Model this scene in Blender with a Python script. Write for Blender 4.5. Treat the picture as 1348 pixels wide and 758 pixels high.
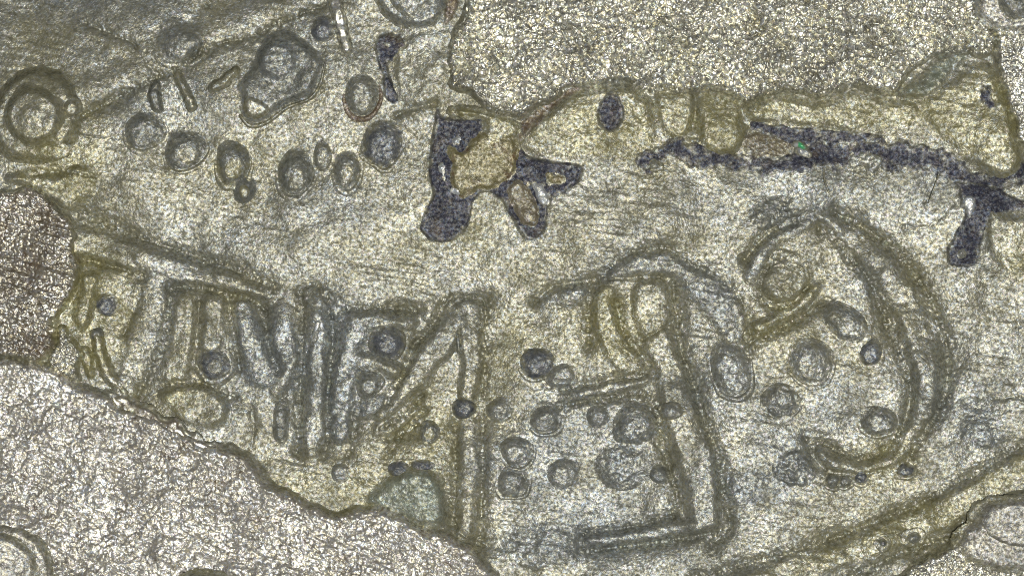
import bpy, math, random
import numpy as np

random.seed(7)
for o in list(bpy.data.objects):
    bpy.data.objects.remove(o, do_unlink=True)
sc = bpy.context.scene
COL = sc.collection
S = 0.001                       # one picture unit of the specimen is built as one millimetre

# ------------------------------------------------------------------ camera, light, exposure
cd = bpy.data.cameras.new('camera'); cam = bpy.data.objects.new('camera', cd); COL.objects.link(cam)
CAM_H = 6.0
cam.location = (0, 0, CAM_H); cam.rotation_euler = (0, 0, 0)
cd.sensor_width = 36; cd.lens = 36 * CAM_H / 1.348
cd.clip_start = 0.1; cd.clip_end = 100
sc.camera = cam

w = bpy.data.worlds.new('World'); sc.world = w; w.use_nodes = True
wb = w.node_tree.nodes['Background']
wb.inputs[0].default_value = (0.95, 0.97, 1.0, 1); wb.inputs[1].default_value = 0.17

ld = bpy.data.lights.new('microscope_lamp', 'AREA'); ld.shape = 'DISK'; ld.size = 1.7
ld.energy = 535; ld.color = (1.0, 0.98, 0.92)
lamp = bpy.data.objects.new('microscope_lamp', ld); COL.objects.link(lamp)
lamp.location = (0.9, -1.5, 9.0)
lamp.rotation_euler = (math.atan2(1.5, 9.0), math.atan2(0.9, 9.0), 0)

vs = sc.view_settings
vs.view_transform = 'Standard'; vs.look = 'None'; vs.exposure = 0.0; vs.gamma = 1.0
vs.use_curve_mapping = False
sc.cycles.use_denoising = False
sc.cycles.max_bounces = 4
sc.cycles.pixel_filter_type = 'BLACKMAN_HARRIS'; sc.cycles.filter_width = 1.05

# ------------------------------------------------------------------ numeric helpers (picture units, y down)
def lattice(n, seed):
    return np.random.RandomState(seed).rand(n, n).astype(np.float32)
_lat = {}
def vnoise(x, y, scale, seed=0):
    if seed not in _lat: _lat[seed] = lattice(256, seed)
    L = _lat[seed]
    x = np.asarray(x, np.float32); y = np.asarray(y, np.float32); ra = 0.4 + seed * 1.37; ca, sa = math.cos(ra), math.sin(ra)
    u = (x * ca - y * sa) / scale + 3000.37; v = (x * sa + y * ca) / scale + 3000.71
    iu = np.floor(u).astype(np.int32); iv = np.floor(v).astype(np.int32)
    fu = u - iu; fv = v - iv
    fu = fu ** 3 * (fu * (fu * 6 - 15) + 10); fv = fv ** 3 * (fv * (fv * 6 - 15) + 10)
    a = L[iu & 255, iv & 255]; b = L[(iu + 1) & 255, iv & 255]
    c = L[iu & 255, (iv + 1) & 255]; d = L[(iu + 1) & 255, (iv + 1) & 255]
    return (a + (b - a) * fu) * (1 - fv) + (c + (d - c) * fu) * fv - 0.5
def fbm(x, y, scale, octs=3, seed=0):
    s = 0; a = 1.0
    for k in range(octs):
        s = s + a * vnoise(x, y, scale / 2 ** k, seed + 11 * k); a *= 0.5
    return s
def sstep(a, b, x):
    t = np.clip((x - a) / (b - a), 0, 1); return t * t * (3 - 2 * t)
def spline(pts, closed=False, n=6):
    P = [np.array(p, float) for p in pts]; m = len(P); out = []
    if m == 2 and not closed: return np.array(P)
    rng = range(m) if closed else range(m - 1)
    for i in rng:
        if closed: p0, p1, p2, p3 = P[i - 1], P[i], P[(i + 1) % m], P[(i + 2) % m]
        else: p0, p1, p2, p3 = P[max(i - 1, 0)], P[i], P[i + 1], P[min(i + 2, m - 1)]
        for k in range(n):
            t = k / n
            out.append(0.5 * ((2 * p1) + (p2 - p0) * t + (2 * p0 - 5 * p1 + 4 * p2 - p3) * t * t + (3 * p1 - p0 - 3 * p2 + p3) * t ** 3))
    if not closed: out.append(P[-1])
    return np.array(out)
def dist_line(x, y, L, radii=None, closed=False):
    """distance to a polyline; with radii returns radius-distance (positive inside)"""
    best = np.full(x.shape, -1e9 if radii is not None else 1e9, np.float32)
    n = len(L)
    for i in range(n if closed else n - 1):
        a = L[i]; b = L[(i + 1) % n]; ab = b - a; q = ab @ ab + 1e-9
        t = np.clip(((x - a[0]) * ab[0] + (y - a[1]) * ab[1]) / q, 0, 1)
        d = np.hypot(x - a[0] - t * ab[0], y - a[1] - t * ab[1])
        if radii is None: best = np.minimum(best, d)
        else: best = np.maximum(best, radii[i] + (radii[(i + 1) % n] - radii[i]) * t - d)
    return best

class Poly:
    def __init__(s, pts, smooth=True): s.L = spline(pts, True, 5) if smooth else np.array(pts, float)
    def bbox(s): return s.L[:, 0].min(), s.L[:, 1].min(), s.L[:, 0].max(), s.L[:, 1].max()
    def __call__(s, x, y):
        d = dist_line(x, y, s.L, closed=True); ins = np.zeros(x.shape, bool); n = len(s.L)
        for i in range(n):
            a = s.L[i]; b = s.L[(i + 1) % n]
            if a[1] == b[1]: continue
            c = ((a[1] > y) != (b[1] > y)) & (x < (b[0] - a[0]) * (y - a[1]) / (b[1] - a[1]) + a[0])
            ins ^= c
        return np.where(ins, d, -d)
class Stroke:
    def __init__(s, pts, r):
        s.L = spline(pts, False, 6) if len(pts) > 2 else np.array(pts, float)
        m = len(s.L); r = [r, r] if np.isscalar(r) else r
        s.R = np.interp(np.linspace(0, 1, m), np.linspace(0, 1, len(r)), r)
    def bbox(s):
        k = s.R.max(); return s.L[:, 0].min() - k, s.L[:, 1].min() - k, s.L[:, 0].max() + k, s.L[:, 1].max() + k
    def __call__(s, x, y): return dist_line(x, y, s.L, s.R)
class Oval:
    def __init__(s, cx, cy, rx, ry, ang=0, ecc=0): s.a = (cx, cy, rx, ry, math.radians(ang)); s.ecc = ecc
    def bbox(s):
        cx, cy, rx, ry, a = s.a; k = max(rx, ry); return cx - k, cy - k, cx + k, cy + k
    def __call__(s, x, y):
        cx, cy, rx, ry, a = s.a; dx = x - cx; dy = y - cy
        u = dx * math.cos(a) + dy * math.sin(a); v = -dx * math.sin(a) + dy * math.cos(a)
        wob = 1 + 0.26 * vnoise(x + cx * 3, y + cy, max(rx, ry) * 0.9, 5) + 0.05 * vnoise(x + cx, y, 9, 6)
        pu = u / rx * wob; pv = v / ry * wob
        if not s.ecc: return (1 - np.sqrt(pu ** 2 + pv ** 2)) * min(rx, ry)
        k = s.ecc; au = k * math.sin(a); av = k * math.cos(a)      # apex drawn towards the lower side
        du = pu - au; dv = pv - av
        A = du * du + dv * dv + 1e-6; B = 2 * (au * du + av * dv); C = k * k - 1
        return (1 - 2 * A / (-B + np.sqrt(B * B - 4 * A * C))) * min(rx, ry)

# ------------------------------------------------------------------ height of the film that everything lies on
GROOVES = [  # centre line, depth, width
    # step line, cracks and the two long slanting grooves
    ([(108, 152), (150, 131), (192, 110), (240, 87), (274, 63), (330, 48), (372, 28), (428, 5), (450, -20)], 8, 8),
    ([(112, 30), (145, 45), (171, 55), (188, 74), (206, 101)], 5, 6),
    ([(522, 152), (545, 143), (572, 136)], 5, 5),
    ([(915, 760), (939, 754), (1025, 731), (1094, 711), (1162, 683), (1214, 663), (1265, 632), (1317, 604), (1348, 586), (1420, 545)], 10, 10),
    ([(1095, 772), (1128, 756), (1197, 724), (1248, 711), (1276, 690)], 9, 10),
    ([(882, 426), (862, 438), (846, 446)], 6, 4), ([(915, 122), (916, 150), (911, 172)], 4, 3),
    ([(1216, 268), (1226, 250), (1236, 226)], 2.5, 2.5), ([(1190, 298), (1218, 300), (1236, 288), (1256, 268)], 3, 5),
    ([(40, 232), (80, 226), (118, 232)], 5, 6), ([(1240, 530), (1290, 528), (1348, 520)], 3, 6), ([(1300, 560), (1312, 580), (1340, 592)], 3, 5),
    # sloping bar and the broad leaning stroke
    ([(108, 284), (140, 295), (175, 310), (222, 326), (277, 344), (317, 360), (360, 380)], 10, 12),
    ([(104, 341), (151, 351), (188, 361)], 8, 8), ([(225, 378), (265, 378), (301, 386), (329, 394), (355, 412)], 9, 7),
    ([(224, 386), (222, 400), (213, 448), (199, 479), (182, 520)], 11, 10), ([(187, 364), (182, 395), (162, 440)], 4, 6),
    # comb letter
    ([(263, 398), (258, 440), (256, 491)], 4, 5), ([(301, 396), (308, 440), (317, 491)], 6, 6), ([(346, 406), (353, 456), (366, 486)], 8, 7),
    ([(208, 512), (226, 505), (246, 502), (270, 505), (288, 514), (308, 522)], 7, 6), ([(330, 530), (334, 560), (330, 590)], 3, 5),
    # narrow upright
    ([(396, 384), (398, 430), (396, 490), (393, 550), (390, 596)], 10, 9), ([(418, 378), (434, 396), (438, 430), (436, 470), (431, 520), (434, 565), (426, 592)], 10, 9),
    # bulbous letter
    ([(452, 407), (500, 404), (546, 409)], 8, 8), ([(546, 440), (539, 470), (528, 498), (510, 532)], 9, 8), ([(524, 571), (538, 558), (556, 538)], 7, 7),
    ([(500, 575), (522, 577), (548, 560)], 6, 6), ([(508, 602), (520, 585), (530, 572)], 5, 6), ([(470, 540), (466, 570), (458, 600)], 6, 7),
    # A-shaped letter and the lower bar
    ([(552, 448), (569, 428), (583, 402), (600, 391), (642, 393)], 10, 9), ([(637, 398), (638, 450), (634, 516)], 8, 10), ([(556, 520), (532, 545), (505, 562)], 8, 7),
    ([(600, 560), (600, 620), (597, 690)], 9, 7), ([(634, 556), (635, 613), (633, 690), (629, 716)], 8, 8), ([(585, 640), (592, 670), (605, 700), (640, 722)], 5, 7),
    # hook letter
    ([(704, 398), (727, 378), (758, 372), (790, 364), (822, 338), (851, 328), (880, 328), (905, 345), (942, 364), (972, 390), (986, 420), (988, 445)], 7, 8),
    ([(787, 369), (840, 365), (880, 366)], 5, 5), ([(778, 378), (774, 410), (775, 457)], 7, 8), ([(811, 400), (822, 443), (841, 464), (856, 481)], 9, 7),
    ([(886, 372), (891, 420), (897, 464), (908, 489), (920, 529), (932, 570), (946, 612), (955, 650), (960, 692), (940, 716)], 11, 11),
    ([(738, 534), (800, 523), (846, 520), (864, 534), (868, 560), (876, 600), (890, 645), (886, 676)], 10, 9), ([(736, 514), (790, 503), (850, 490)], 5, 6),
    ([(772, 700), (830, 694), (886, 680)], 6, 6), ([(768, 702), (772, 723), (850, 716), (944, 700)], 10, 8),
    # ring letter
    ([(1100, 280), (1142, 303), (1177, 326), (1203, 358), (1225, 392), (1243, 431), (1248, 464), (1249, 500), (1240, 532), (1220, 563), (1203, 592), (1200, 606)], 12, 12),
    ([(1078, 300), (1094, 310), (1116, 334), (1142, 365), (1158, 400), (1184, 464), (1196, 492), (1199, 535), (1180, 578), (1149, 601), (1113, 597), (1082, 582)], 8, 10),
    ([(980, 342), (998, 322), (1020, 303)], 10, 7), ([(1020, 303), (1050, 291), (1066, 288)], 5, 6), ([(1024, 338), (1005, 362), (1003, 389), (1021, 405), (1042, 399), (1064, 377)], 8, 7),
    ([(1088, 400), (1040, 425), (1002, 446), (984, 462)], 7, 8), ([(1060, 575), (1072, 600), (1090, 618), (1130, 624), (1172, 616)], 5, 5),
]
_gl = [(spline(p), a, b) for p, a, b in GROOVES]
def G(x, y):
    x = np.asarray(x, np.float32); y = np.asarray(y, np.float32)
    z = 12 * fbm(x, y, 190, 2, 3) + 6.0 * fbm(x, y, 52, 2, 9) + 1.3 * fbm(x, y, 15, 2, 15)
    r = y - 0.16 * x                       # drawn-out streaks of the film
    z = z + 0.45 * np.sin(r * 0.62 + 7 * vnoise(x, y * 2, 60, 23) + 5 * vnoise(x, y, 22, 24)) * sstep(0.05, 0.4, fbm(x, y, 110, 2, 30)) * 0.6
    z = z + 1.1 * vnoise(x / 9, r, 4.5, 22) * sstep(-0.15, 0.3, fbm(x, y, 110, 2, 31))
    L0 = _gl[0][0]; yl = np.interp(x, L0[:, 0], L0[:, 1])          # ground beyond the step line leans away
    up = np.clip(yl - y, 0, 170) * sstep(520, 380, x); z = z - 0.20 * up * sstep(0, 60, up)
    for L, dep, wid in _gl:
        m = wid * 3.2
        k = (x > L[:, 0].min() - m) & (x < L[:, 0].max() + m) & (y > L[:, 1].min() - m) & (y < L[:, 1].max() + m)
        if not k.any(): continue
        d = dist_line(x[k], y[k], L)
        wv = 0.75 + 0.9 * (vnoise(x[k], y[k], 28, 40) + 0.5)
        d = np.abs(d + 3.0 * fbm(x[k], y[k], 9, 2, 45))
        q = d / (wid * 0.74 * np.clip(wv, 0.6, 1.4)) + 1e-4
        z[k] += (6.0 * vnoise(x[k], y[k], 3.3, 43) + 2.0 * vnoise(x[k], y[k], 6, 46)) * np.exp(-(q * 1.25) ** 2) * min(1, dep / 8)
        z[k] -= 1.02 * dep * (0.55 + 0.9 * (vnoise(x[k], y[k], 55, 41) + 0.5)) * np.exp(-q ** 1.1)
    return z
def crystals(x, y, size, tilt, gap, seed):
    """crystal grains: each cell a small facet with its own height and lean"""
    rs = np.random.RandomState(seed); N = 256
    jx, jy, hh, tx, ty = [rs.rand(N, N).astype(np.float32) for _ in range(5)]
    u = x / size + 500; v = y / size + 500
    iu = np.floor(u).astype(int); iv = np.floor(v).astype(int)
    clump = np.clip(1 + 2.6 * fbm(x, y, 38, 3, seed + 8), 0.15, 2.4)
    f1 = np.full(x.shape, 9e9, np.float32); f2 = f1.copy(); z = np.zeros(x.shape, np.float32)
    for di in (-1, 0, 1):
        for dj in (-1, 0, 1):
            a = (iu + di) & 255; b = (iv + dj) & 255
            dx = u - (iu + di + jx[a, b]); dy = v - (iv + dj + jy[a, b]); d = np.hypot(dx, dy)
            near = d < f1
            lean = tilt * 2.2 * clump; zz = (hh[a, b] - 0.5) * 0.4 + (((tx[a, b] - 0.5) * dx + (ty[a, b] - 0.5) * dy)) * lean
            f2 = np.where(near, f1, np.minimum(f2, d)); z = np.where(near, zz, z); f1 = np.where(near, d, f1)
    return (z - gap * (1 - sstep(0, 0.35, f2 - f1))) * size

# ------------------------------------------------------------------ mesh building
ZONES = [(800, 640, 140, 120, 0.9), (1030, 590, 95, 85, 0.7), (450, 490, 80, 110, 0.7), (1290, 560, 80, 60, 0.7), (340, 450, 80, 70, 0.6), (945, 400, 60, 60, 0.6),
         (230, 60, 260, 110, 0.35), (1150, 260, 220, 40, 0.4), (740, 440, 80, 60, -0.7), (560, 570, 70, 70, -0.6), (90, 210, 90, 40, -0.8), (120, 400, 60, 110, -0.7),
         (1150, 150, 300, 40, -0.7), (430, 640, 120, 40, -0.7), (820, 450, 60, 50, -0.5), (990, 420, 50, 50, -0.5), (250, 240, 160, 60, -0.25), (640, 330, 240, 50, -0.1), (1150, 600, 90, 40, -0.5), (1200, 700, 160, 50, -0.6)]
def zone(x, y):
    z = 0.9 * fbm(x, y, 75, 3, 81)
    for cx, cy, rx, ry, v in ZONES:
        z = z + v * np.exp(-(((x - cx) / rx) ** 2 + ((y - cy) / ry) ** 2))
    return z
def grid_mesh(name, xs, ys, Z, keep, mat, org, edge=None):
    ny, nx = Z.shape
    cell = keep[:-1, :-1] & keep[1:, :-1] & keep[:-1, 1:] & keep[1:, 1:]
    idx = np.arange(nx * ny).reshape(ny, nx)
    q = np.stack([idx[:-1, :-1][cell], idx[1:, :-1][cell], idx[1:, 1:][cell], idx[:-1, 1:][cell]], 1)
    used = np.unique(q); remap = np.zeros(nx * ny, np.int32); remap[used] = np.arange(len(used)); q = remap[q]
    X, Y = np.meshgrid(xs, ys)
    co = np.stack([(X.ravel()[used] - 674) * S - org[0], (379 - Y.ravel()[used]) * S - org[1], Z.ravel()[used] * S - org[2]], 1).astype(np.float32)
    me = bpy.data.meshes.new(name)
    me.vertices.add(len(co)); me.vertices.foreach_set('co', co.ravel())
    me.loops.add(q.size); me.loops.foreach_set('vertex_index', q.ravel().astype(np.int32))
    me.polygons.add(len(q)); me.polygons.foreach_set('loop_start', np.arange(0, q.size, 4, dtype=np.int32))
    me.polygons.foreach_set('use_smooth', np.ones(len(q), bool))
    me.update(calc_edges=True); me.validate()
    me.materials.append(mat)
    a = me.attributes.new('zone', 'FLOAT', 'POINT'); a.data.foreach_set('value', zone(X.ravel()[used], Y.ravel()[used]).astype(np.float32))
    a = me.attributes.new('edge', 'FLOAT', 'POINT'); a.data.foreach_set('value', (np.ones(len(used)) if edge is None else edge.ravel()[used]).astype(np.float32))
    return me
def wpos(cx, cy, z=0): return ((cx - 674) * S, (379 - cy) * S, z * S)
def tag(o, label, cat, group=None, kind=None):
    o['label'] = label
    if cat: o['category'] = cat
    if group: o['group'] = group
    if kind: o['kind'] = kind
    return o
def empty(name, cx, cy, label, cat, group=None, base=G):
    o = bpy.data.objects.new(name, None); COL.objects.link(o)
    o.location = wpos(cx, cy, float(base(np.array([float(cx)]), np.array([float(cy)]))[0])); o.empty_display_size = 0.01
    return tag(o, label, cat, group)
def piece(name, shape, prof, mat, parent=None, base=G, step=1.5, margin=3.0, wob=0.0, wscale=9, extra=None, sk=0.0, feather=3.0, vary=0.0, fade=None):
    """a solid lump of relief: shape gives the signed distance, prof the height over the base"""
    x0, y0, x1, y1 = shape.bbox(); margin = margin + sk; m = margin + 3 + abs(wob) * 2
    def surf(X, Y):
        d = shape(X, Y)
        if wob: d = d + wob * 2 * fbm(X, Y, wscale, 2, 60)
        h = prof(d)
        if vary: h = h * np.clip(1 + 2 * vary * vnoise(X, Y, 46, 66), 0.15, 2)
        if fade:
            f = np.clip(0.55 + ((X - (x0 + x1) / 2) / (x1 - x0) * fade[0] + (Y - (y0 + y1) / 2) / (y1 - y0) * fade[1]), 0.0, 1)
            h = h * f - (fade[2] * (1 - f) if len(fade) > 2 else 0)
        Z = base(X, Y) + np.where(d < -sk, np.maximum((d + sk) * 1.2, -5), h)
        if extra is not None: Z = Z + extra(X, Y, d) * sstep(-sk, 5, d)
        return Z, d
    xs = np.arange(x0 - m, x1 + m + step, step); ys = np.arange(y0 - m, y1 + m + step, step)
    X, Y = np.meshgrid(xs, ys); X = X.astype(np.float32); Y = Y.astype(np.float32)
    Z, d = surf(X, Y)
    piece.top = lambda x, y: np.maximum(base(x, y), surf(np.asarray(x, np.float32), np.asarray(y, np.float32))[0])
    eg = sstep(-feather * 0.4, feather, d + feather * 0.9 * fbm(X, Y, 7, 2, 61))
    keep = d > -margin
    cx = (x0 + x1) / 2; cy = (y0 + y1) / 2
    if parent is not None: org = tuple(parent.location)
    else: org = wpos(cx, cy, float(base(np.array([cx]), np.array([cy]))[0]))
    me = grid_mesh(name, xs, ys, Z, keep, mat, org, eg)
    o = bpy.data.objects.new(name, me); COL.objects.link(o)
    if parent is not None: o.parent = parent
    else: o.location = org
    return o
def plateau(H, wd, sk=0): return lambda d: H * sstep(-sk, wd, d)
def dome(H, R): return lambda d: H * np.sqrt(np.clip(1 - (1 - np.clip(d / R, 0, 1)) ** 2, 0, 1)) - 0.4
def ridge(H, wd, drop=0.6): return lambda d: H * np.exp(-(d / wd) ** 2) - drop

# ------------------------------------------------------------------ materials
FILM_Y, FILM_N, FILM_B = (0.18, 0.165, 0.075), (0.165, 0.158, 0.105), (0.125, 0.13, 0.118)
GLS_Y, GLS_N, GLS_B = (0.92, 0.88, 0.62), (0.90, 0.88, 0.76), (0.78, 0.83, 0.84)
FILM_G = 0.36
def mat(name, bias=0.0, own=None, gloss=None, gfac=None, rough=0.46, grain=340, bump=1.05, tint=0.5, blotch=26, iron=None, dull=1.0):
    """film-like surface; bias shifts it to yellow (-) or blue-grey (+); own=(tone, tone) takes over away from the feathered rim"""
    m = bpy.data.materials.new(name); m.use_nodes = True; nt = m.node_tree; N = nt.nodes; Lk = nt.links
    N.clear()
    def new(t): return N.new('ShaderNode' + t)
    def mixc(f, a, b):
        x = new('Mix'); x.data_type = 'RGBA'
        for k, v in ((0, f), (6, a), (7, b)):
            if isinstance(v, bpy.types.NodeSocket): Lk.new(v, x.inputs[k])
            else: x.inputs[k].default_value = v if k == 0 else (*v, 1)
        return x.outputs[2]
    def math_(op, a, b=0.0, clamp=False):
        x = new('Math'); x.operation = op; x.use_clamp = clamp
        for k, v in ((0, a), (1, b)):
            if isinstance(v, bpy.types.NodeSocket): Lk.new(v, x.inputs[k])
            else: x.inputs[k].default_value = v
        return x.outputs[0]
    def ramp3(fac, c, p=(0.0, 0.5, 1.0)):
        r = new('ValToRGB'); e = r.color_ramp.elements; e[0].position, e[1].position = p[0], p[2]
        e[0].color, e[1].color = (*c[0], 1), (*c[2], 1); q = e.new(p[1]); q.color = (*c[1], 1)
        Lk.new(fac, r.inputs['Fac']); return r.outputs['Color']
    P = new('NewGeometry').outputs['Position']
    def noise(sc_, det=2.0, rg=0.55):
        n = new('TexNoise'); n.inputs['Scale'].default_value = sc_; n.inputs['Detail'].default_value = det; n.inputs['Roughness'].default_value = rg
        Lk.new(P, n.inputs['Vector']); return n.outputs['Fac']
    def attr(nm):
        a = new('Attribute'); a.attribute_name = nm; return a.outputs['Fac']
    edge = attr('edge'); zn = math_('ADD', attr('zone'), math_('MULTIPLY', edge, bias))
    zf = math_('MULTIPLY_ADD', zn, 0.5, True); zf.node.inputs[2].default_value = 0.5
    mott = noise(blotch, 5, 0.65)
    dcol = ramp3(zf, (FILM_Y, FILM_N, FILM_B)); gcol = ramp3(zf, (GLS_Y, GLS_N, GLS_B))
    gf = FILM_G
    if own:
        mr = new('MapRange'); mr.inputs[1].default_value = 0.36; mr.inputs[2].default_value = 0.64; Lk.new(mott, mr.inputs[0])
        oc = mixc(mr.outputs[0], own[0], own[1])
        if iron:
            m2 = new('MapRange'); m2.inputs[1].default_value = 0.56; m2.inputs[2].default_value = 0.7; Lk.new(noise(blotch * 1.7, 4), m2.inputs[0])
            oc = mixc(m2.outputs[0], oc, iron)
        dcol = mixc(edge, dcol, oc); gcol = mixc(edge, gcol, gloss)
        gf = math_('MULTIPLY_ADD', edge, gfac - FILM_G); gf.node.inputs[2].default_value = FILM_G
    # body mottling, a few grains wide
    md = new('MapRange'); md.inputs[1].default_value = 0.3; md.inputs[2].default_value = 0.7; md.inputs[3].default_value = 0.62; md.inputs[4].default_value = 1.3
    Lk.new(noise(95, 4, 0.7), md.inputs[0])
    vm = new('VectorMath'); vm.operation = 'SCALE'; Lk.new(dcol, vm.inputs[0]); Lk.new(md.outputs[0], vm.inputs['Scale'])
    vo = new('TexVoronoi'); vo.inputs['Scale'].default_value = grain * 1.25; Lk.new(P, vo.inputs['Vector'])
    sx = new('SeparateColor'); Lk.new(vo.outputs['Color'], sx.inputs[0])
    r5 = new('ValToRGB'); e = r5.color_ramp.elements; e[0].color = (1.0, 0.86, 0.48, 1); e[1].color = (0.5, 0.72, 1.0, 1)
    for p_, c_ in ((0.22, (0.95, 0.92, 0.6, 1)), (0.5, (1, 1, 1, 1)), (0.62, (0.75, 0.95, 0.8, 1)), (0.72, (0.95, 0.78, 0.85, 1)), (0.82, (0.8, 0.88, 1, 1))):
        q = e.new(p_); q.color = c_
    Lk.new(sx.outputs[0], r5.inputs['Fac'])
    gcol = mixc(tint, gcol, r5.outputs['Color'])
    bp = new('Bump'); bp.inputs['Strength'].default_value = 1.0; bp.inputs['Distance'].default_value = bump * S
    Lk.new(noise(grain, 2.5, 0.6), bp.inputs['Height'])
    # share of reflecting grains: grain by grain and in larger dull and bright patches
    g1 = new('MapRange'); g1.inputs[1].default_value = 0.36; g1.inputs[2].default_value = 0.66; g1.inputs[3].default_value = 0.2; g1.inputs[4].default_value = 1.65
    Lk.new(noise(grain * 0.7, 2), g1.inputs[0])
    g2 = new('MapRange'); g2.inputs[1].default_value = 0.34; g2.inputs[2].default_value = 0.66; g2.inputs[3].default_value = 1 - 0.55 * dull; g2.inputs[4].default_value = 1 + 0.3 * dull
    Lk.new(noise(19, 5, 0.65), g2.inputs[0])
    fac = math_('MULTIPLY', math_('MULTIPLY', g1.outputs[0], g2.outputs[0]), gf, True)
    df = new('BsdfDiffuse'); gl = new('BsdfGlossy'); gl.inputs['Roughness'].default_value = rough
    for n in (df, gl): Lk.new(bp.outputs['Normal'], n.inputs['Normal'])
    Lk.new(vm.outputs[0], df.inputs['Color']); Lk.new(gcol, gl.inputs['Color'])
    mx = new('MixShader'); out = new('OutputMaterial')
    Lk.new(fac, mx.inputs[0]); Lk.new(df.outputs[0], mx.inputs[1]); Lk.new(gl.outputs[0], mx.inputs[2]); Lk.new(mx.outputs[0], out.inputs['Surface'])
    return m
M = dict(
    film=mat('grey_olive_film'), film_yellow=mat('yellow_olive_film', -0.75), film_blue=mat('blue_grey_film', 0.6),
    letter=mat('pale_letter_relief', 0.05), letter_yellow=mat('yellow_letter_relief', -0.45),
    film_green=mat('green_grey_film', own=((0.145, 0.155, 0.11), (0.17, 0.185, 0.135)), gloss=(0.78, 0.88, 0.78), gfac=0.26),
    bubble=mat('slate_bubble', own=((0.10, 0.105, 0.09), (0.15, 0.15, 0.12)), gloss=(0.80, 0.82, 0.80), gfac=0.25),
    bubble_pale=mat('pale_slate_bubble', own=((0.125, 0.13, 0.115), (0.165, 0.165, 0.14)), gloss=(0.80, 0.83, 0.82), gfac=0.31),
    bubble_dark=mat('dark_slate_bubble', own=((0.055, 0.06, 0.072), (0.10, 0.105, 0.11)), gloss=(0.7, 0.74, 0.8), gfac=0.2),
    metal=mat('pale_bare_metal', own=((0.11, 0.105, 0.09), (0.17, 0.165, 0.14)), gloss=(1.0, 0.97, 0.85), gfac=0.86, rough=0.43, grain=300, bump=0.45, tint=0.42, dull=0.9),
    metal_low=mat('warm_bare_metal', own=((0.19, 0.17, 0.14), (0.26, 0.245, 0.215)), gloss=(1.0, 0.95, 0.88), gfac=0.70, rough=0.45, grain=340, bump=1.0, tint=0.5, dull=0.8, iron=(0.14, 0.10, 0.06)),
    metal_disc=mat('speckled_metal_cell', own=((0.12, 0.115, 0.095), (0.17, 0.16, 0.14)), gloss=(0.95, 0.92, 0.84), gfac=0.5, rough=0.5, grain=330, bump=1.2, tint=0.45),
    metal_brown=mat('brown_stained_metal', own=((0.11, 0.085, 0.055), (0.16, 0.14, 0.105)), gloss=(0.90, 0.84, 0.74), gfac=0.52, rough=0.42, grain=300, bump=0.5, tint=0.42, iron=(0.13, 0.075, 0.035)),
    stain=mat('indigo_black_residue', own=((0.014, 0.014, 0.026), (0.036, 0.036, 0.055)), gloss=(0.58, 0.61, 0.75), gfac=0.105, rough=0.5, tint=0.5, iron=(0.06, 0.042, 0.028)),
    amber=mat('amber_resin', own=((0.115, 0.097, 0.042), (0.17, 0.155, 0.07)), gloss=(0.88, 0.80, 0.56), gfac=0.22, tint=0.35, blotch=40, iron=(0.12, 0.07, 0.03)),
    brown=mat('brown_resin', own=((0.12, 0.098, 0.06), (0.165, 0.142, 0.09)), gloss=(0.82, 0.77, 0.64), gfac=0.26),
    pale=mat('pale_crystal', own=((0.3, 0.32, 0.33), (0.4, 0.42, 0.42)), gloss=(0.95, 0.97, 1.0), gfac=0.7),
    rust=mat('rust_crust', own=((0.075, 0.05, 0.03), (0.12, 0.085, 0.055)), gloss=(0.8, 0.68, 0.55), gfac=0.2),
    fibre=mat('dark_fibre', own=((0.02, 0.02, 0.025), (0.03, 0.03, 0.035)), gloss=(0.4, 0.4, 0.45), gfac=0.15),
    gem_green=mat('green_glint', own=((0.02, 0.35, 0.12), (0.05, 0.5, 0.2)), gloss=(0.3, 1.0, 0.5), gfac=0.5, bump=0.2),
    gem_blue=mat('blue_glint', own=((0.15, 0.3, 0.6), (0.3, 0.5, 0.8)), gloss=(0.6, 0.8, 1.0), gfac=0.6, bump=0.2),
    gem_violet=mat('violet_glint', own=((0.3, 0.1, 0.35), (0.5, 0.2, 0.5)), gloss=(0.9, 0.5, 0.9), gfac=0.6, bump=0.2),
)

# ------------------------------------------------------------------ the setting: film sheet and bare metal
GX0, GX1, GY0, GY1, GST = -50, 1398, -40, 798, 1.25
xs = np.concatenate([np.arange(-650, GX0, 7), np.arange(GX0, GX1, GST), np.arange(GX1 + 4, 2000, 7)])
ys = np.concatenate([np.arange(-600, GY0, 7), np.arange(GY0, GY1, GST), np.arange(GY1 + 4, 1360, 7)])
X, Y = np.meshgrid(xs, ys)
Z = G(X.astype(np.float32), Y.astype(np.float32))
o = bpy.data.objects.new('film_ground', grid_mesh('film_ground', xs, ys, Z, np.ones(Z.shape, bool), M['film'], (0, 0, 0)))
COL.objects.link(o); tag(o, 'speckled grey olive film sheet that all the marks lie on', None, kind='structure')

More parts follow.
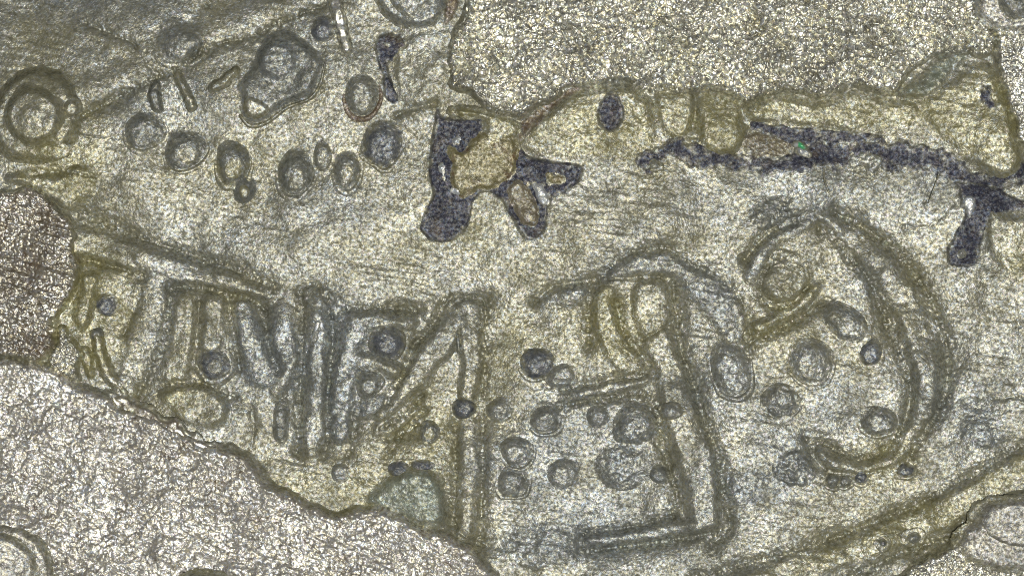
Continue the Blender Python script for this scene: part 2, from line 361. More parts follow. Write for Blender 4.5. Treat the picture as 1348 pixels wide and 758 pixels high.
def metal_sheet(name, pts, label, m, H, edge, size, tilt, gap, seed, step=1.1, wob=3, und=0, wscale=16, scr=(0.0, 0.0)):
    sh = Poly(pts)
    def ex(x, y, d):
        e = crystals(x + 2.0 * fbm(x, y, 9, 2, seed), y + 2.0 * fbm(x, y, 9, 2, seed + 1), size, tilt, gap, seed)
        u = y - scr[0] * x                       # long drawn scratches
        return e + und * fbm(x, y, 44, 3, seed + 4) + scr[1] * vnoise(x / 14, u, 4.5, seed + 6) + scr[1] * 0.8 * vnoise(x / 22, u, 9, seed + 7)
    o = piece(name, sh, plateau(H * 2.1, edge * 0.7, 5), m, step=step, wob=wob, wscale=wscale, extra=ex, sk=5, feather=7)
    return tag(o, label, None, kind='structure')
TOP = [(618, -90), (616, 0), (609, 27), (596, 45), (591, 89), (595, 116), (615, 121), (636, 137), (657, 150), (684, 153), (711, 137), (746, 119), (787, 111), (828, 107), (849, 121), (869, 118), (888, 122), (915, 120), (943, 119), (970, 131), (991, 131), (1032, 118), (1080, 126), (1121, 116), (1162, 122), (1183, 116), (1197, 95), (1224, 74), (1258, 66), (1296, 72), (1309, 48), (1291, 22), (1286, 0), (1284, -90)]
metal_sheet('rough_metal', TOP, 'rough pale crystalline metal field above the dark residue', M['metal'], 7, 10, 8.2, 0.5, 0.5, 71, und=16)
LOW = [(-120, 470), (0, 470), (40, 478), (72, 486), (100, 502), (140, 518), (165, 538), (195, 548), (225, 558), (262, 582), (300, 588), (332, 602), (356, 634), (400, 660), (446, 676), (495, 664), (530, 678), (564, 696), (595, 703), (622, 721), (643, 744), (656, 770), (670, 850), (-120, 850)]
metal_sheet('bright_metal', LOW, 'broad bright speckled metal slope below the letters', M['metal_low'], 7, 16, 4.6, 0.24, 0.06, 72, und=9, scr=(0.55, 1.2))
LEFT = [(-120, 240), (0, 252), (40, 246), (70, 268), (95, 294), (102, 350), (96, 384), (80, 408), (70, 430), (73, 452), (62, 468), (40, 474), (0, 468), (-120, 464)]
metal_sheet('brown_metal', LEFT, 'brown scratched metal patch beside the sloping bar end', M['metal_brown'], 6, 8, 5.0, 0.34, 0.22, 73, und=8, scr=(0.28, 3.4))
metal_sheet('metal_wedge', [(82, 432), (95, 446), (104, 462), (100, 486), (104, 500), (84, 494), (72, 484), (66, 472), (75, 452)], 'small white metal wedge between brown patch and letters', M['metal'], 5, 6, 4.6, 0.6, 0.4, 74, wob=2, und=3)
metal_sheet('grey_metal', [(1313, 48), (1309, 78), (1316, 100), (1326, 130), (1338, 162), (1350, 190), (1440, 190), (1440, -90), (1292, -90), (1293, 18)], 'smooth grey metal margin beyond the olive block', M['metal'], 6, 8, 4.2, 0.45, 0.35, 75, und=4)
metal_sheet('corner_metal', [(1130, 850), (1165, 775), (1205, 742), (1250, 718), (1276, 704), (1290, 684), (1304, 664), (1348, 645), (1440, 610), (1440, 850)], 'bright metal corner under the long slanting groove', M['metal'], 6, 9, 4.4, 0.5, 0.4, 76, und=5)

# ------------------------------------------------------------------ olive film lobes round the metal
def flake(name, pts, label, cat, m, H=6, edge=9, wob=2, und=2.5, group=None, fade=None):
    o = piece(name, Poly(pts), plateau(H, edge, 5), M[m], fade=fade, sk=5, feather=14, vary=0.5, wob=wob, wscale=14, extra=lambda x, y, d: und * fbm(x, y, 20, 3, 90))
    return tag(o, label, cat, group)
flake('film_lobe', [(683, 186), (700, 166), (720, 150), (753, 124), (790, 116), (828, 112), (848, 127), (860, 151), (861, 180), (848, 206), (815, 222), (770, 214), (735, 208), (700, 204)], 'fin-shaped olive film lobe holding a black oval spot', 'film', 'film_yellow', 9, 9, fade=(-0.3, -1.3)); FIN = piece.top
flake('film_tongue', [(978, 140), (990, 136), (1032, 127), (1080, 136), (1126, 121), (1162, 133), (1200, 138), (1215, 150), (1190, 172), (1149, 176), (1100, 172), (1060, 166), (1008, 162), (984, 154)], 'long yellow olive film tongue under the rough metal', 'film', 'film_yellow', 10, 10, fade=(-0.9, -0.6))
flake('film_block', [(1206, 140), (1228, 126), (1254, 104), (1278, 86), (1302, 88), (1316, 113), (1330, 150), (1343, 198), (1340, 222), (1320, 234), (1293, 224), (1262, 206), (1236, 180), (1215, 160)], 'big olive film block with a dark diagonal dent', 'film', 'film_yellow', 11, 10, fade=(1.0, -0.2)); BLOCK = piece.top
flake('film_wedge', [(1184, 126), (1200, 110), (1218, 96), (1240, 76), (1278, 71), (1260, 89), (1236, 116), (1214, 126)], 'pale green film wedge between rough metal and olive block', 'film', 'film_green', 5, 6, 1, 4)
flake('film_chip', [(868, 126), (888, 126), (911, 125), (911, 150), (905, 172), (890, 182), (873, 170), (866, 148)], 'square pale olive film chip right of the fin lobe', 'film', 'film_yellow', 5, 7)
flake('film_chip', [(921, 124), (945, 123), (962, 130), (974, 142), (976, 162), (984, 172), (968, 196), (945, 204), (925, 190), (920, 160)], 'bright yellow film chip touching the tongue tip', 'film', 'film_yellow', 5, 8)
flake('film_chip', [(525, 60), (560, 42), (588, 50), (588, 90), (590, 118), (572, 132), (540, 140), (522, 120), (520, 88)], 'pale grey film chip left of the rough metal edge', 'film', 'film', 4, 8)
flake('film_lump', [(484, 660), (494, 645), (509, 630), (531, 620), (557, 616), (576, 626), (586, 650), (588, 678), (578, 694), (560, 694), (540, 688), (515, 676)], 'pale green domed film lump beside the lower upright bar', 'lump', 'film_green', 9, 12, 1)
flake('film_lump', [(210, 522), (225, 508), (248, 504), (275, 508), (294, 522), (300, 545), (290, 560), (262, 560), (232, 548)], 'olive domed film lump on the metal edge under the fingers', 'lump', 'film_yellow', 8, 10, 1)
flake('film_lobe', [(1300, 275), (1318, 280), (1350, 284), (1440, 290), (1440, 400), (1360, 380), (1316, 350), (1299, 318)], 'smooth olive film lobe right of the black leg stain', 'film', 'film_yellow', 5, 10, fade=(-0.5, -0.8))
flake('film_tab', [(8, 236), (40, 226), (70, 232), (92, 224), (118, 222), (128, 240), (116, 262), (92, 276), (66, 262), (36, 246)], 'dull olive film tab under the big left ring', 'film', 'film_yellow', 6, 8)
# dent in the block
piece_block = None

# ------------------------------------------------------------------ dark residue stains
def stain(name, sh, label, wob=3, H=2.6, edge=4, group=None, base=G, feather=7):
    t = piece(name, sh, plateau(H, edge), M['stain'], base=base, wob=wob * 0.7, wscale=12, feather=feather, sk=3, extra=lambda x, y, d: 1.2 * fbm(x, y, 10, 2, 44))
    return tag(t, label, 'stain', group)
def on_top(H): return lambda x, y: G(x, y) + H
def part(name, sh, H, edge, m, parent, lift=2.4, wob=1.5, kind='plateau', und=1.5):
    f = plateau(H, edge) if kind == 'plateau' else dome(H, edge)
    return piece(name, sh, f, M[m], parent=parent, base=on_top(lift), wob=wob * 2, wscale=12, feather=3, sk=1, extra=lambda x, y, d: und * fbm(x, y, 10, 2, 47))
st = stain('residue_stain', Poly([(576, 138), (584, 154), (611, 157), (635, 154), (637, 168), (660, 172), (678, 180), (690, 199), (705, 206), (728, 213), (752, 214), (767, 219), (766, 234), (747, 252), (724, 268), (723, 285), (717, 306), (699, 317), (682, 306), (669, 279), (653, 259), (640, 253), (624, 264), (622, 284), (611, 306), (590, 320), (565, 315), (552, 300), (557, 282), (569, 258), (564, 233), (565, 200), (571, 165)]), 'black four-limbed residue stain filled with amber resin', wob=2)
part('amber_pool', Poly([(590, 192), (608, 198), (620, 186), (636, 172), (656, 164), (676, 176), (682, 200), (680, 228), (664, 243), (640, 249), (622, 255), (606, 262), (594, 246), (592, 218)]), 4, 10, 'amber', st)
part('yellow_crust', Poly([(588, 150), (600, 143), (640, 148), (676, 160), (684, 170), (670, 186), (655, 194), (634, 190), (638, 170), (640, 158), (612, 154)]), 3.5, 7, 'film_yellow', st, 3)
part('amber_pool', Poly([(664, 246), (680, 236), (696, 242), (704, 258), (710, 276), (708, 296), (694, 300), (680, 282), (668, 264)]), 3.5, 9, 'brown', st)
part('amber_pool', Oval(730, 236, 13, 8, 10), 3, 6, 'amber', st)
part('pale_crystal', Poly([(700, 244), (712, 240), (722, 250), (724, 264), (714, 270), (704, 256)]), 3, 5, 'pale', st)
part('pale_crystal', Oval(603, 252, 10, 7, 0), 3, 5, 'pale', st)
part('pale_crystal', Oval(602, 184, 9, 6, -30), 3, 5, 'pale', st)
part('pale_crystal', Oval(584, 226, 5, 13, 0), 2, 4, 'pale', st)

st = stain('residue_stain', Stroke([(852, 214), (872, 200), (888, 194), (922, 206), (974, 214), (1025, 217), (1066, 207), (1128, 202), (1180, 206), (1231, 212), (1262, 228), (1300, 241), (1334, 234), (1352, 222)], [15, 13, 14, 12, 11, 13, 22, 20, 16, 14, 13, 13, 11]), 'long black residue streak running below the olive tongue', wob=8, H=1.6, feather=11)
part('brown_patch', Oval(1010, 192, 36, 16, 6), 2.5, 8, 'brown', st, 0.5, 3)
part('pale_crystal', Oval(1056, 199, 9, 6, 20), 2.5, 4, 'pale', st)
part('pale_crystal', Oval(862, 217, 8, 6, 20), 2.5, 4, 'film_blue', st)
part('pale_crystal', Poly([(1110, 206), (1136, 200), (1160, 208), (1150, 222), (1120, 220)]), 2.5, 6, 'film_blue', st, 1.5, 4)
st2 = stain('residue_stain', Stroke([(996, 166), (1030, 176), (1062, 182), (1110, 183), (1152, 183)], [6, 11, 14, 13, 8]), 'black residue fringe along the lower side of the tongue', wob=6, H=1.6, feather=10)
st = stain('residue_stain', Poly([(1256, 238), (1262, 256), (1269, 274), (1262, 298), (1248, 326), (1249, 346), (1268, 353), (1286, 346), (1295, 314), (1309, 286), (1348, 279), (1400, 272), (1400, 258), (1348, 262), (1326, 254), (1312, 244), (1284, 240)]), 'leg-shaped black residue stain hanging from the streak', wob=3)
part('pale_crystal', Poly([(1270, 262), (1280, 262), (1282, 274), (1276, 288), (1270, 280)]), 2.5, 4, 'pale', st)
part('pale_crystal', Oval(1268, 334, 8, 6, -40), 2.5, 4, 'film_blue', st)
stain('residue_stain', Oval(804, 149, 19, 28, 4), 'black oval residue spot on the fin-shaped lobe', wob=2, H=3, base=FIN)
st = stain('residue_stain', Poly([(494, 52), (505, 44), (520, 44), (534, 54), (530, 68), (518, 76), (512, 90), (518, 112), (526, 128), (518, 138), (504, 126), (503, 104), (498, 84), (494, 70)]), 'small black residue spot with a tail beside the red-rimmed bubble', wob=2)
part('pale_crystal', Oval(512, 58, 6, 5), 2, 4, 'film_blue', st)
stain('residue_streak', Stroke([(684, 178), (696, 162), (712, 148), (734, 131), (757, 117), (782, 113)], [5, 8, 8, 7, 5, 3]), 'dark brown seam along the rough metal edge to the fin', wob=3, H=1.5, base=FIN).data.materials[0] = M['rust']
stain('residue_streak', Stroke([(595, -20), (594, 6), (590, 22), (584, 34)], [12, 9, 6, 3]), 'brown crust at the rough metal corner by the top arc', wob=3, H=3).data.materials[0] = M['rust']
stain('residue_streak', Stroke([(150, 522), (185, 544), (220, 562), (262, 588), (300, 600)], [5, 9, 10, 9, 3]), 'rusty crust along the bright metal upper edge', wob=7, H=2.5, base=on_top(6)).data.materials[0] = M['metal_brown']
stain('residue_streak', Stroke([(1292, 110), (1300, 130), (1312, 148)], [4, 8, 4]), 'dark diagonal smear on the olive film block', wob=4, H=2, base=BLOCK)

# ------------------------------------------------------------------ raised letters
def letter(name, label, strokes, cat='letter', m='letter', group='raised letters'):
    c = strokes[0][0][0]
    t = empty(name, c[0], c[1], label, cat, group)
    for s in strokes:
        pts, r, H, edge = s[:4]; mm = s[4] if len(s) > 4 else m; nm = s[5] if len(s) > 5 else 'stroke'
        sk = s[6] if len(s) > 6 else {'hairline': 0, 'finger': 4}.get(nm, 6); edge = {'hairline': 3, 'finger': 8}.get(nm, edge * 0.7); H = H * {'hairline': 0.6, 'finger': 0.36}.get(nm, 0.5)
        piece(nm, Stroke(pts, r), plateau(H, edge, sk), M[mm], parent=t, wob=3.2, wscale=24, sk=sk, feather=7, vary=0.0 if sk == 0 else 0.65,
              extra=lambda x, y, d: 2.2 * fbm(x, y, 17, 2, 52))
    return t
letter('raised_bar', 'long sloping raised bar roofing the left upright strokes', [([(100, 314), (150, 331), (200, 346), (250, 357), (300, 371), (352, 391)], [21, 20, 19, 17, 15, 9], 12, 13)], cat='bar')
letter('raised_letter', 'broad leaning upright stroke hanging from the sloping bar', [([(205, 372), (196, 430), (176, 490), (166, 512)], [21, 24, 22, 16], 11, 13)])
letter('raised_letter', 'comb-like letter of four fingers under the sloping bar', [
    ([(246, 396), (242, 432), (230, 494)], [14, 17, 18], 10, 11, 'letter_yellow', 'finger'),
    ([(282, 398), (281, 430), (280, 452)], [15, 17, 15], 9, 10, 'letter', 'finger'),
    ([(322, 402), (328, 444), (342, 492)], [15, 18, 19], 10, 11, 'film_blue', 'finger'),
    ([(371, 412), (373, 440), (374, 458)], [16, 17, 14], 10, 10, 'film_blue', 'finger'),
    ([(388, 474), (380, 490), (364, 514)], [9, 9, 8], 8, 8, 'letter_yellow', 'finger')])
letter('raised_letter', 'narrow upright stroke with a small square head', [
    ([(417, 422), (417, 489), (414, 548), (411, 592)], [10, 12, 13, 12], 10, 9, 'letter', 'stroke'),
    ([(409, 392), (428, 394)], [12, 12], 10, 8, 'letter', 'head'),
    ([(419, 425), (410, 448), (399, 472)], [3, 3, 2.5], 13, 4, 'pale', 'hairline')])
letter('raised_letter', 'bulbous blue-grey letter with round holes by the narrow upright', [
    ([(470, 428), (457, 480), (450, 520), (446, 566)], [14, 15, 15, 14], 10, 11, 'film_blue', 'stem'),
    ([(468, 424), (500, 420), (540, 424)], [11, 10, 10], 10, 9, 'letter', 'arm'),
    ([(470, 470), (496, 480), (522, 490)], [10, 12, 9], 10, 9, 'letter_yellow', 'arm'),
    ([(470, 545), (488, 536), (502, 528)], [9, 10, 8], 8, 8, 'film_blue', 'arm')])
letter('raised_letter', 'pointed letter like an A with a straight right leg', [
    ([(604, 412), (584, 442), (566, 468), (536, 508), (504, 545)], [11, 16, 17, 13, 10], 11, 10, 'letter', 'leg'),
    ([(618, 408), (620, 465), (616, 518)], [14, 13, 11], 12, 9, 'letter', 'leg'),
    ([(603, 440), (606, 480), (608, 516)], [2.2, 2.2, 2], 14, 4, 'bubble', 'hairline'),
    ([(500, 565), (520, 556), (540, 540)], [9, 10, 8], 8, 8, 'letter', 'foot')])
letter('raised_letter', 'lower upright bar standing under the A-shaped letter', [([(616, 556), (617, 610), (614, 660), (612, 700)], [12, 13, 14, 13], 11, 10)])
letter('raised_letter', 'hook letter with long right stem and a boxed foot', [
    ([(716, 396), (744, 390), (772, 386)], [9, 11, 9], 8, 9, 'film_blue', 'arm'),
    ([(795, 392), (798, 430), (816, 464), (836, 486)], [13, 15, 17, 14], 10, 10, 'letter_yellow', 'column'),
    ([(858, 392), (862, 430), (876, 476)], [22, 22, 20], 10, 12, 'letter', 'stem'),
    ([(880, 480), (896, 540), (914, 600), (928, 682)], [19, 24, 24, 19], 11, 13, 'letter', 'stem'),
    ([(742, 523), (800, 512), (852, 500)], [6, 7, 6], 10, 6, 'letter', 'top_bar'),
    ([(776, 714), (850, 703), (938, 688)], [8, 9, 8], 11, 7, 'letter', 'foot_bar')])
letter('raised_arch', 'grey arch curving over the hook letter', [([(798, 362), (830, 350), (862, 344), (890, 350), (924, 372), (950, 402), (962, 436)], [11, 13, 14, 18, 24, 24, 18], 8, 12, 'film_blue', 'arch')], cat='arch')
letter('raised_letter', 'big oval ring letter enclosing a kidney-shaped dent', [
    ([(1076, 284), (1102, 298), (1130, 319), (1160, 347), (1185, 381), (1203, 420), (1216, 465), (1221, 500), (1216, 540), (1200, 572)], [9, 11, 14, 17, 19, 20, 19, 17, 15, 12], 12, 12, 'letter', 'bowl'),
    ([(1204, 578), (1180, 600), (1142, 616), (1104, 612), (1082, 598)], [9, 8, 8, 9, 8], 9, 8, 'letter', 'bowl'),
    ([(1072, 286), (1040, 298), (1014, 318), (996, 344), (990, 362)], [10, 12, 11, 9, 6], 9, 9, 'film_blue', 'shoulder'),
    ([(1074, 378), (1036, 410), (988, 443)], [6, 8, 10], 10, 7, 'letter_yellow', 'crossbar')])
letter('raised_strip', 'olive strip bounded by two long slanting grooves', [([(980, 772), (1060, 744), (1130, 724), (1200, 692), (1260, 665), (1320, 627), (1400, 578)], [14, 14, 17, 20, 22, 16, 16], 6, 10, 'film_yellow', 'strip')], cat='strip')
piece('lump', Poly([(104, 360), (126, 356), (134, 372), (128, 392), (124, 416), (112, 436), (98, 430), (94, 408), (102, 384)]), plateau(8, 10), M['letter_yellow'], wob=2)
o = bpy.context.scene.objects['lump']; o.name = 'film_column'; tag(o, 'bright yellow lumpy column at the brown metal edge', 'lump')
o = piece('film_column', Stroke([(128, 444), (136, 476), (148, 500), (164, 516)], [9, 11, 11, 9]), plateau(8, 9), M['letter_yellow'], wob=2); tag(o, 'curved olive rod beside the broad leaning stroke', 'lump')
o = piece('film_column', Stroke([(112, 462), (116, 478), (118, 494)], [8, 9, 6]), plateau(6, 7), M['film_yellow'], wob=2); tag(o, 'short olive knob touching the white metal wedge', 'lump')

# ------------------------------------------------------------------ bubbles
def bubble(cx, cy, rx, ry, label, ang=0, m='bubble', H=None, flat=0.64, rim=True, base=G, group='bubbles in the film', rough=1.5, rimmat=None, core=None, name='bubble', ecc=0.38, fade=None):
    r = min(rx, ry); H = H or r * 0.5
    if fade is None: fade = (-0.45, -0.9) if m == 'bubble_pale' else (-0.25, -0.5)
    H = H * 1.25
    t = empty(name, cx, cy, label, 'bubble', group, base=base)
    sh = Oval(cx, cy, rx, ry, ang)
    piece('dome', Oval(cx, cy, rx, ry, ang, ecc), lambda d: H * sstep(0, r * flat, d) ** 0.8, M[m], parent=t, base=base, step=1.1, feather=r * 0.5, fade=fade, extra=lambda x, y, d: rough * fbm(x, y, 8, 3, int(cx)))
    crown = piece.top
    if rim: 
        class Ann:
            def bbox(s): a = sh.bbox(); return a[0] - 4, a[1] - 4, a[2] + 4, a[3] + 4
            def __call__(s, x, y): return 4.5 - np.abs(sh(x, y) + 1.2)
        piece('rim', Ann(), lambda d: 2.0 * sstep(0, 4, d) - 0.3, M[rimmat or 'film'], parent=t, base=base, step=1.1, vary=0.5, fade=(0.3, 1.3, 1.4))
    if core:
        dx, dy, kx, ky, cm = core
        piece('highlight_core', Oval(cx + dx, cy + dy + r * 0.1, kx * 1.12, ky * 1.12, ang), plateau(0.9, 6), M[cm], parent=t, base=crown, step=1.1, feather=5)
    return t
P = 'pale'
bubble(190, 173, 26, 27, 'round grey bubble, first of the arc below the olive step', m='bubble', flat=0.5, H=9)
bubble(245, 196, 28, 29, 'round bubble with a bright core between grey and double bubbles', core=(2, 5, 12, 11, 'film'), H=12)
t = bubble(306, 216, 24, 31, 'tall double bubble with a small lower lobe', core=(2, 4, 10, 13, 'film'), H=12)
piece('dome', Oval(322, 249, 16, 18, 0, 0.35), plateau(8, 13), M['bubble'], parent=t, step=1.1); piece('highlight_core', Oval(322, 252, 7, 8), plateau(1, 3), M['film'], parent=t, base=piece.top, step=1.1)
bubble(388, 226, 24, 33, 'egg-shaped bubble with a dark left side and white base', core=(3, 9, 10, 14, 'film'), H=13)
bubble(424, 204, 12, 22, 'tiny narrow bubble wedged above two larger ones', ang=5, core=(1, 3, 4, 8, 'film'), H=7)
bubble(457, 224, 17, 27, 'pointed teardrop bubble beside the dark round bubble', core=(1, 4, 7, 12, 'film'), H=9)
bubble(504, 191, 29, 31, 'dark round bubble under the small tailed stain', m='bubble_dark', flat=0.6, H=12)
bubble(478, 126, 22, 30, 'oval bubble with a reddish rim beside the tailed stain', ang=10, core=(3, 8, 9, 12, 'film'), rimmat='rust', H=11)
bubble(237, 55, 33, 31, 'dark hazy dome above the olive step line', m='bubble', H=11)
bubble(425, 39, 17, 17, 'small dark bubble on the shoulder of the pear-shaped cell', m='bubble_dark')
bubble(281, 480, 21, 20, 'dark blue bubble caught between the comb fingers', m='bubble_dark', core=(2, 0, 9, 8, 'film_blue'), H=10, base=on_top(2))
bubble(511, 452, 23, 22, 'large dark green round hole-like dome in the bulbous letter', m='bubble_dark', flat=0.6, H=11, rim=False, base=on_top(3))
bubble(486, 505, 18, 17, 'smaller dark dome low in the bulbous letter', m='bubble', H=9, rim=False, base=on_top(3))
bubble(370, 553, 12, 32, 'tall dark oval bubble left of the narrow upright stroke', m='bubble', H=6, rim=False)
bubble(612, 537, 16, 17, 'dark knob between the A-shaped letter and lower bar', m='bubble_dark', H=11)
bubble(658, 540, 19, 17, 'grey bubble linked to the dark knob under the A', m='bubble_pale', H=9)
bubble(564, 568, 16, 16, 'small ringed bubble right of the pointed foot stroke', m='bubble', core=(1, 2, 7, 7, 'film'), H=7)
bubble(525, 617, 15, 11, 'small dark bubble on top of the pale green lump', m='bubble_dark', H=6, rim=False)
bubble(556, 613, 17, 9, 'flat dark bubble capping the pale green lump', m='bubble_dark', H=5, rim=False)
bubble(708, 478, 22, 21, 'dark slanted oval bubble in open film left of the hook letter', ang=35, m='bubble_dark', H=10)
bubble(737, 497, 20, 19, 'grey bubble touching the top bar of the hook letter', m='bubble_pale', H=8)
bubble(720, 553, 21, 20, 'grey bubble just below the hook letter top bar', m='bubble_pale', H=9)
bubble(680, 594, 23, 21, 'grey bubble midway beside the lower upright bar', m='bubble_pale', H=9)
bubble(675, 634, 20, 22, 'lower grey bubble beside the lower upright bar', m='bubble_pale', H=8)
bubble(742, 622, 22, 20, 'speckled grey bubble in the open space of the hook letter', m='bubble_pale', H=7, rim=False)
bubble(788, 548, 15, 16, 'small dark bubble under the top bar by the big cluster', m='bubble_pale', H=7, rim=False)
bubble(836, 560, 32, 28, 'big speckled bubble tucked into the hook letter corner', m='film_blue', H=12, rim=False, rough=2.5)
bubble(820, 614, 40, 34, 'broad rough blue-grey mound below the corner bubble', m='film_blue', H=9, rim=False, rough=2.5)
bubble(868, 624, 13, 14, 'small pale bubble against the hook letter stem', m='film_blue', H=7, rim=False)
bubble(882, 541, 13, 11, 'small slate bubble sitting on the hook letter stem', m='bubble_pale', H=6, rim=False, base=on_top(9))
bubble(1036, 362, 37, 42, 'kidney-shaped dark dent inside the oval ring letter', ang=35, m='film', flat=0.45, H=9, rim=False, fade=(-0.9, 0.8))
bubble(1112, 422, 36, 20, 'long slanted capsule bubble inside the oval ring letter', ang=40, m='bubble', core=(-3, 2, 22, 7, 'film_blue'), H=10)
bubble(1147, 464, 15, 18, 'small dark bubble next to the slanted capsule', ang=15, m='bubble_dark', H=8)
bubble(1068, 476, 33, 33, 'wide grey bubble under the diagonal crossbar', ang=20, m='bubble_pale', H=10, core=(4, 8, 18, 12, 'film_blue'))
bubble(962, 484, 25, 42, 'tall blue-grey bubble right of the hook letter stem', ang=-12, m='bubble_pale', H=9, core=(-2, 6, 12, 22, 'film_blue'))
bubble(1030, 528, 27, 25, 'rough dark bubble below the wide grey bubble', m='bubble_pale', H=8, rim=False, rough=4)
bubble(1156, 555, 26, 21, 'dark bubble low inside the oval ring letter', m='bubble', H=10, core=(0, 8, 15, 8, 'film_blue'))
bubble(1046, 616, 30, 27, 'blue-grey mound outside the ring letter foot', m='film_blue', H=8, rim=False, rough=4)
bubble(1097, 632, 11, 10, 'larger of two tiny twin bubbles beneath the ring letter foot', m='bubble', H=6, group='tiny bubbles below the ring letter')
bubble(1112, 633, 9, 9, 'smaller of two tiny twin bubbles, beside the dark bubble', m='bubble', H=5, group='tiny bubbles below the ring letter')
bubble(1134, 626, 10, 12, 'small dark bubble right of the twin bubbles', m='bubble_dark', H=6)
bubble(1193, 619, 12, 9, 'small dark bubble where the ring letter bowl turns under', m='bubble_dark', H=5)
bubble(1204, 709, 9, 7, 'small dark bubble on the olive strip edge', m='bubble', H=5, base=on_top(4))
bubble(1162, 714, 5, 5, 'tiny black bubble on the olive strip', m='bubble_dark', H=3, base=on_top(4))
bubble(140, 402, 14, 17, 'dark oval dimple beside the bright yellow column', m='bubble_dark', H=6, rim=False)
bubble(128, 440, 10, 9, 'dark cap on the curved olive rod', m='bubble', H=9, rim=False)
bubble(448, 622, 13, 13, 'soft dark spot in film above the bright metal', m='bubble_pale', H=5, rim=False)
bubble(1293, 566, 34, 26, 'faint blue-grey mound above the long slanting groove', ang=30, m='film_blue', H=7, rim=False, rough=1.5)
bubble(980, 640, 34, 26, 'faint blue-grey mound right of the hook letter stem foot', m='film_blue', H=6, rim=False, rough=1.5)
bubble(705, 720, 60, 34, 'low wide blue-grey swelling left of the boxed foot', m='film_blue', H=5, rim=False, rough=1.5)
bubble(1020, 280, 42, 22, 'rough dark crest above the ring letter shoulder', ang=-12, m='bubble', H=6, rim=False, rough=2.5)

# ------------------------------------------------------------------ ringed cells
def cell(name, label, discs, base=G, domes=(), group='ringed cells'):
    """a ringed cell: discs stepped one on another, with bubbles on them"""
    c = discs[0][0]; lift = 0.0; lifts = [0.0]
    t = empty(name, c[0], c[1], label, 'ring', group, base=base)
    for (cx, cy, rx, ry, wd, H, m, nm) in [(*r[0], *r[1:]) for r in discs]:
        lf = lift
        piece(nm, Oval(cx, cy, rx, ry), plateau(H, wd, 4), M[m], parent=t, base=lambda x, y: base(x, y) + lf, wob=0.8, sk=4, feather=8, extra=lambda x, y, d: 2.2 * fbm(x, y, 16, 2, 33))
        lift += H; lifts.append(lift)
    for (cx, cy, rx, ry, H, fl, m, nm, lv) in domes:
        lf = lifts[lv]
        piece(nm, Oval(cx, cy, rx, ry), plateau(H, fl), M[m], parent=t, base=lambda x, y: base(x, y) + lf, feather=5, extra=lambda x, y, d: 1.5 * fbm(x, y, 11, 2, 34))
    return t
cell('ringed_cell', 'large double-ringed cell left of the olive step line', [((50, 153, 63, 67), 13, 17, 'film', 'outer_disc'), ((45, 154, 38, 38), 10, 14, 'film', 'inner_disc')],
     domes=[(96, 144, 13, 14, 6, 7, 'film', 'side_bubble', 1), (66, 199, 24, 11, 2.5, 6, 'letter_yellow', 'bright_crescent', 1), (45, 157, 20, 19, 2, 9, 'film', 'core', 2)])
t = empty('pear_cell', 364, 90, 'pear-shaped cell with a bright round core and tail', 'ring', 'ringed cells')
piece('body', Poly([(346, 51), (374, 38), (405, 55), (427, 82), (420, 113), (408, 130), (377, 141), (350, 161), (329, 165), (317, 151), (316, 130), (312, 113), (329, 89)]), plateau(8, 14), M['bubble'], parent=t, extra=lambda x, y, d: 1.5 * fbm(x, y, 11, 2, 34))
PEAR = piece.top
piece('core', Oval(366, 80, 29, 32), plateau(9, 13), M['film_blue'], parent=t, base=PEAR); piece('tail_patch', Poly([(326, 128), (346, 134), (356, 146), (344, 156), (328, 156), (320, 142)]), plateau(4, 6), M['film'], parent=t, base=PEAR)
piece('rim', Stroke([(317, 153), (330, 166), (352, 161), (378, 142), (408, 130), (422, 110), (428, 84)], [3, 3.5, 3.5, 3, 3, 3, 2]), plateau(4, 3), M['film'], parent=t, step=1.1)
cell('ringed_cell', 'half-hidden round cell by the rough metal corner', [((540, -12, 48, 48), 10, 9, 'film_blue', 'outer_disc'), ((540, -14, 34, 32), 7, 4, 'film_blue', 'inner_disc')])
LB = on_top(15)
cell('ringed_cell', 'double-ringed cell cut into the bright metal slope', [((2, 745, 70, 60), 9, 9, 'metal_disc', 'outer_disc'), ((0, 742, 44, 42), 8, 8, 'metal_disc', 'inner_disc')], base=LB)
cell('ringed_cell', 'shallow oval cell in the bright metal far from letters', [((275, 776, 46, 24), 9, 8, 'bubble', 'outer_disc')], base=LB)
cell('ringed_cell', 'dark ringed cell on the grey metal margin', [((1330, 4, 40, 42), 9, 8, 'metal_disc', 'outer_disc'), ((1335, 0, 22, 24), 8, 7, 'bubble', 'inner_disc')], base=on_top(12))
cell('ringed_cell', 'wide oval cell in the bright metal corner', [((1342, 690, 58, 33), 10, 9, 'metal_disc', 'outer_disc')], base=on_top(12))
cell('ringed_cell', 'low curved cell under the oval one in the metal corner', [((1322, 714, 64, 33), 8, 6, 'metal_disc', 'outer_disc')], base=on_top(12))

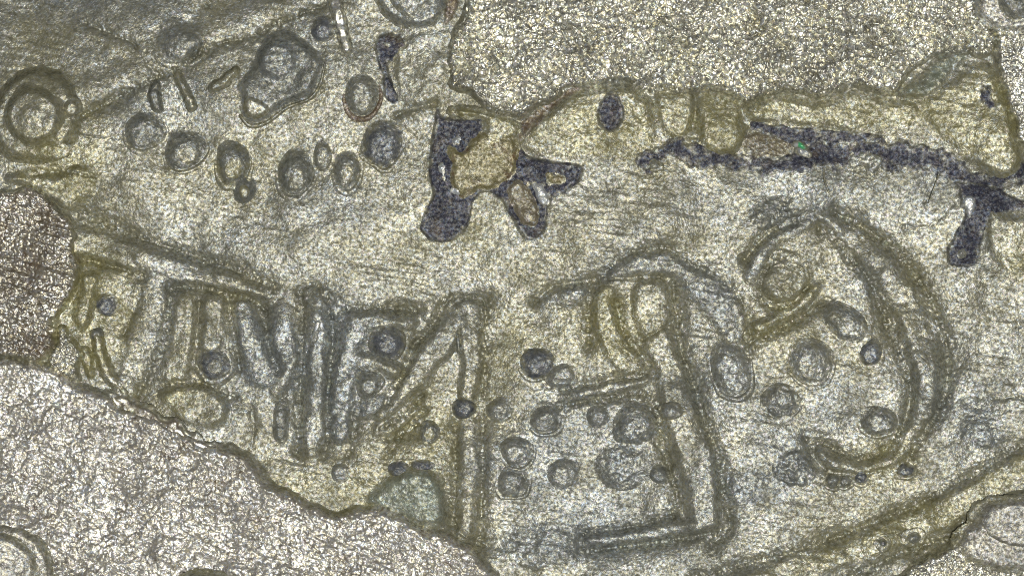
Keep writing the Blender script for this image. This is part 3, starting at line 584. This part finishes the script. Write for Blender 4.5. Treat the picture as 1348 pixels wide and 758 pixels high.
# ------------------------------------------------------------------ slivers, fibre, glints
def sliver(pts, r, label, m='pale', H=9, base=G):
    o = piece('sliver', Stroke(pts, r), plateau(H, 6), M[m], base=base, wob=1.2, extra=lambda x, y, d: 1.5 * fbm(x, y, 8, 2, 34))
    return tag(o, label, 'sliver', 'bright slivers')
sliver([(437, -14), (445, 20), (457, 64)], [10, 10, 9], 'long white sliver beside the small dark bubble', 'metal')
sliver([(233, 99), (243, 118), (253, 140)], [7, 8, 8], 'short cream sliver standing under the dark hazy dome', 'letter_yellow')
sliver([(282, 116), (296, 107), (311, 92)], [8, 9, 6], 'stubby cream sliver left of the pear-shaped cell', 'letter_yellow')
sliver([(205, 112), (203, 128), (209, 143)], [8, 10, 8], 'dull olive sliver beside the short cream one', 'bubble')
sliver([(246, 583), (262, 590), (280, 603)], [4, 5, 3], 'white splinter lying on the rusty crust', 'pale', 4, on_top(8))
sliver([(170, 578), (196, 586), (218, 602)], [3, 4, 3], 'thin white splinter on the bright metal slope', 'pale', 3, on_top(8))

def fibre(pts, r, label):
    L = spline(pts, n=8); zs = G(L[:, 0].astype(np.float32), L[:, 1].astype(np.float32)) + 3 + r
    cu = bpy.data.curves.new('fibre', 'CURVE'); cu.dimensions = '3D'; cu.bevel_depth = r * S; cu.bevel_resolution = 2
    sp = cu.splines.new('POLY'); sp.points.add(len(L) - 1)
    c = wpos(L[0, 0], L[0, 1], float(zs[0]))
    for p, (x, y), z in zip(sp.points, L, zs):
        q = wpos(x, y, float(z)); p.co = (q[0] - c[0], q[1] - c[1], q[2] - c[2], 1)
    dg_o = bpy.data.objects.new('fibre', cu); COL.objects.link(dg_o); me = bpy.data.meshes.new_from_object(dg_o)
    bpy.data.objects.remove(dg_o); o = bpy.data.objects.new('fibre', me); COL.objects.link(o); o.location = c
    me.materials.clear(); me.materials.append(M['fibre']); return tag(o, label, 'fibre', 'dark fibres')
fibre([(1084, 221), (1085, 238), (1091, 254)], 1.3, 'short black fibre sticking out of the long streak')
fibre([(1236, 228), (1230, 246), (1222, 268)], 1.0, 'thin dark fibre left of the leg stain')

def glint(cx, cy, label, bits, base):
    t = empty('crystal_glint', cx, cy, label, 'crystal', base=base)
    for (dx, dy, rx, ry, a, m) in bits:
        piece('facet', Oval(cx + dx, cy + dy, rx, ry, a), plateau(3, 3), M[m], parent=t, base=base, step=0.9, margin=2)
glint(1055, 192, 'vivid green glinting crystal on the dark streak', [(0, 0, 7, 3.5, 25, 'gem_green'), (-7, -2, 4, 3, 0, 'pale')], on_top(5))
glint(930, 109, 'tiny rainbow crystal at the rough metal edge', [(0, 0, 3.5, 5, 0, 'gem_violet'), (6, 1, 3.5, 4, 0, 'gem_blue'), (-6, 2, 3.5, 3, 0, 'letter_yellow')], on_top(8))
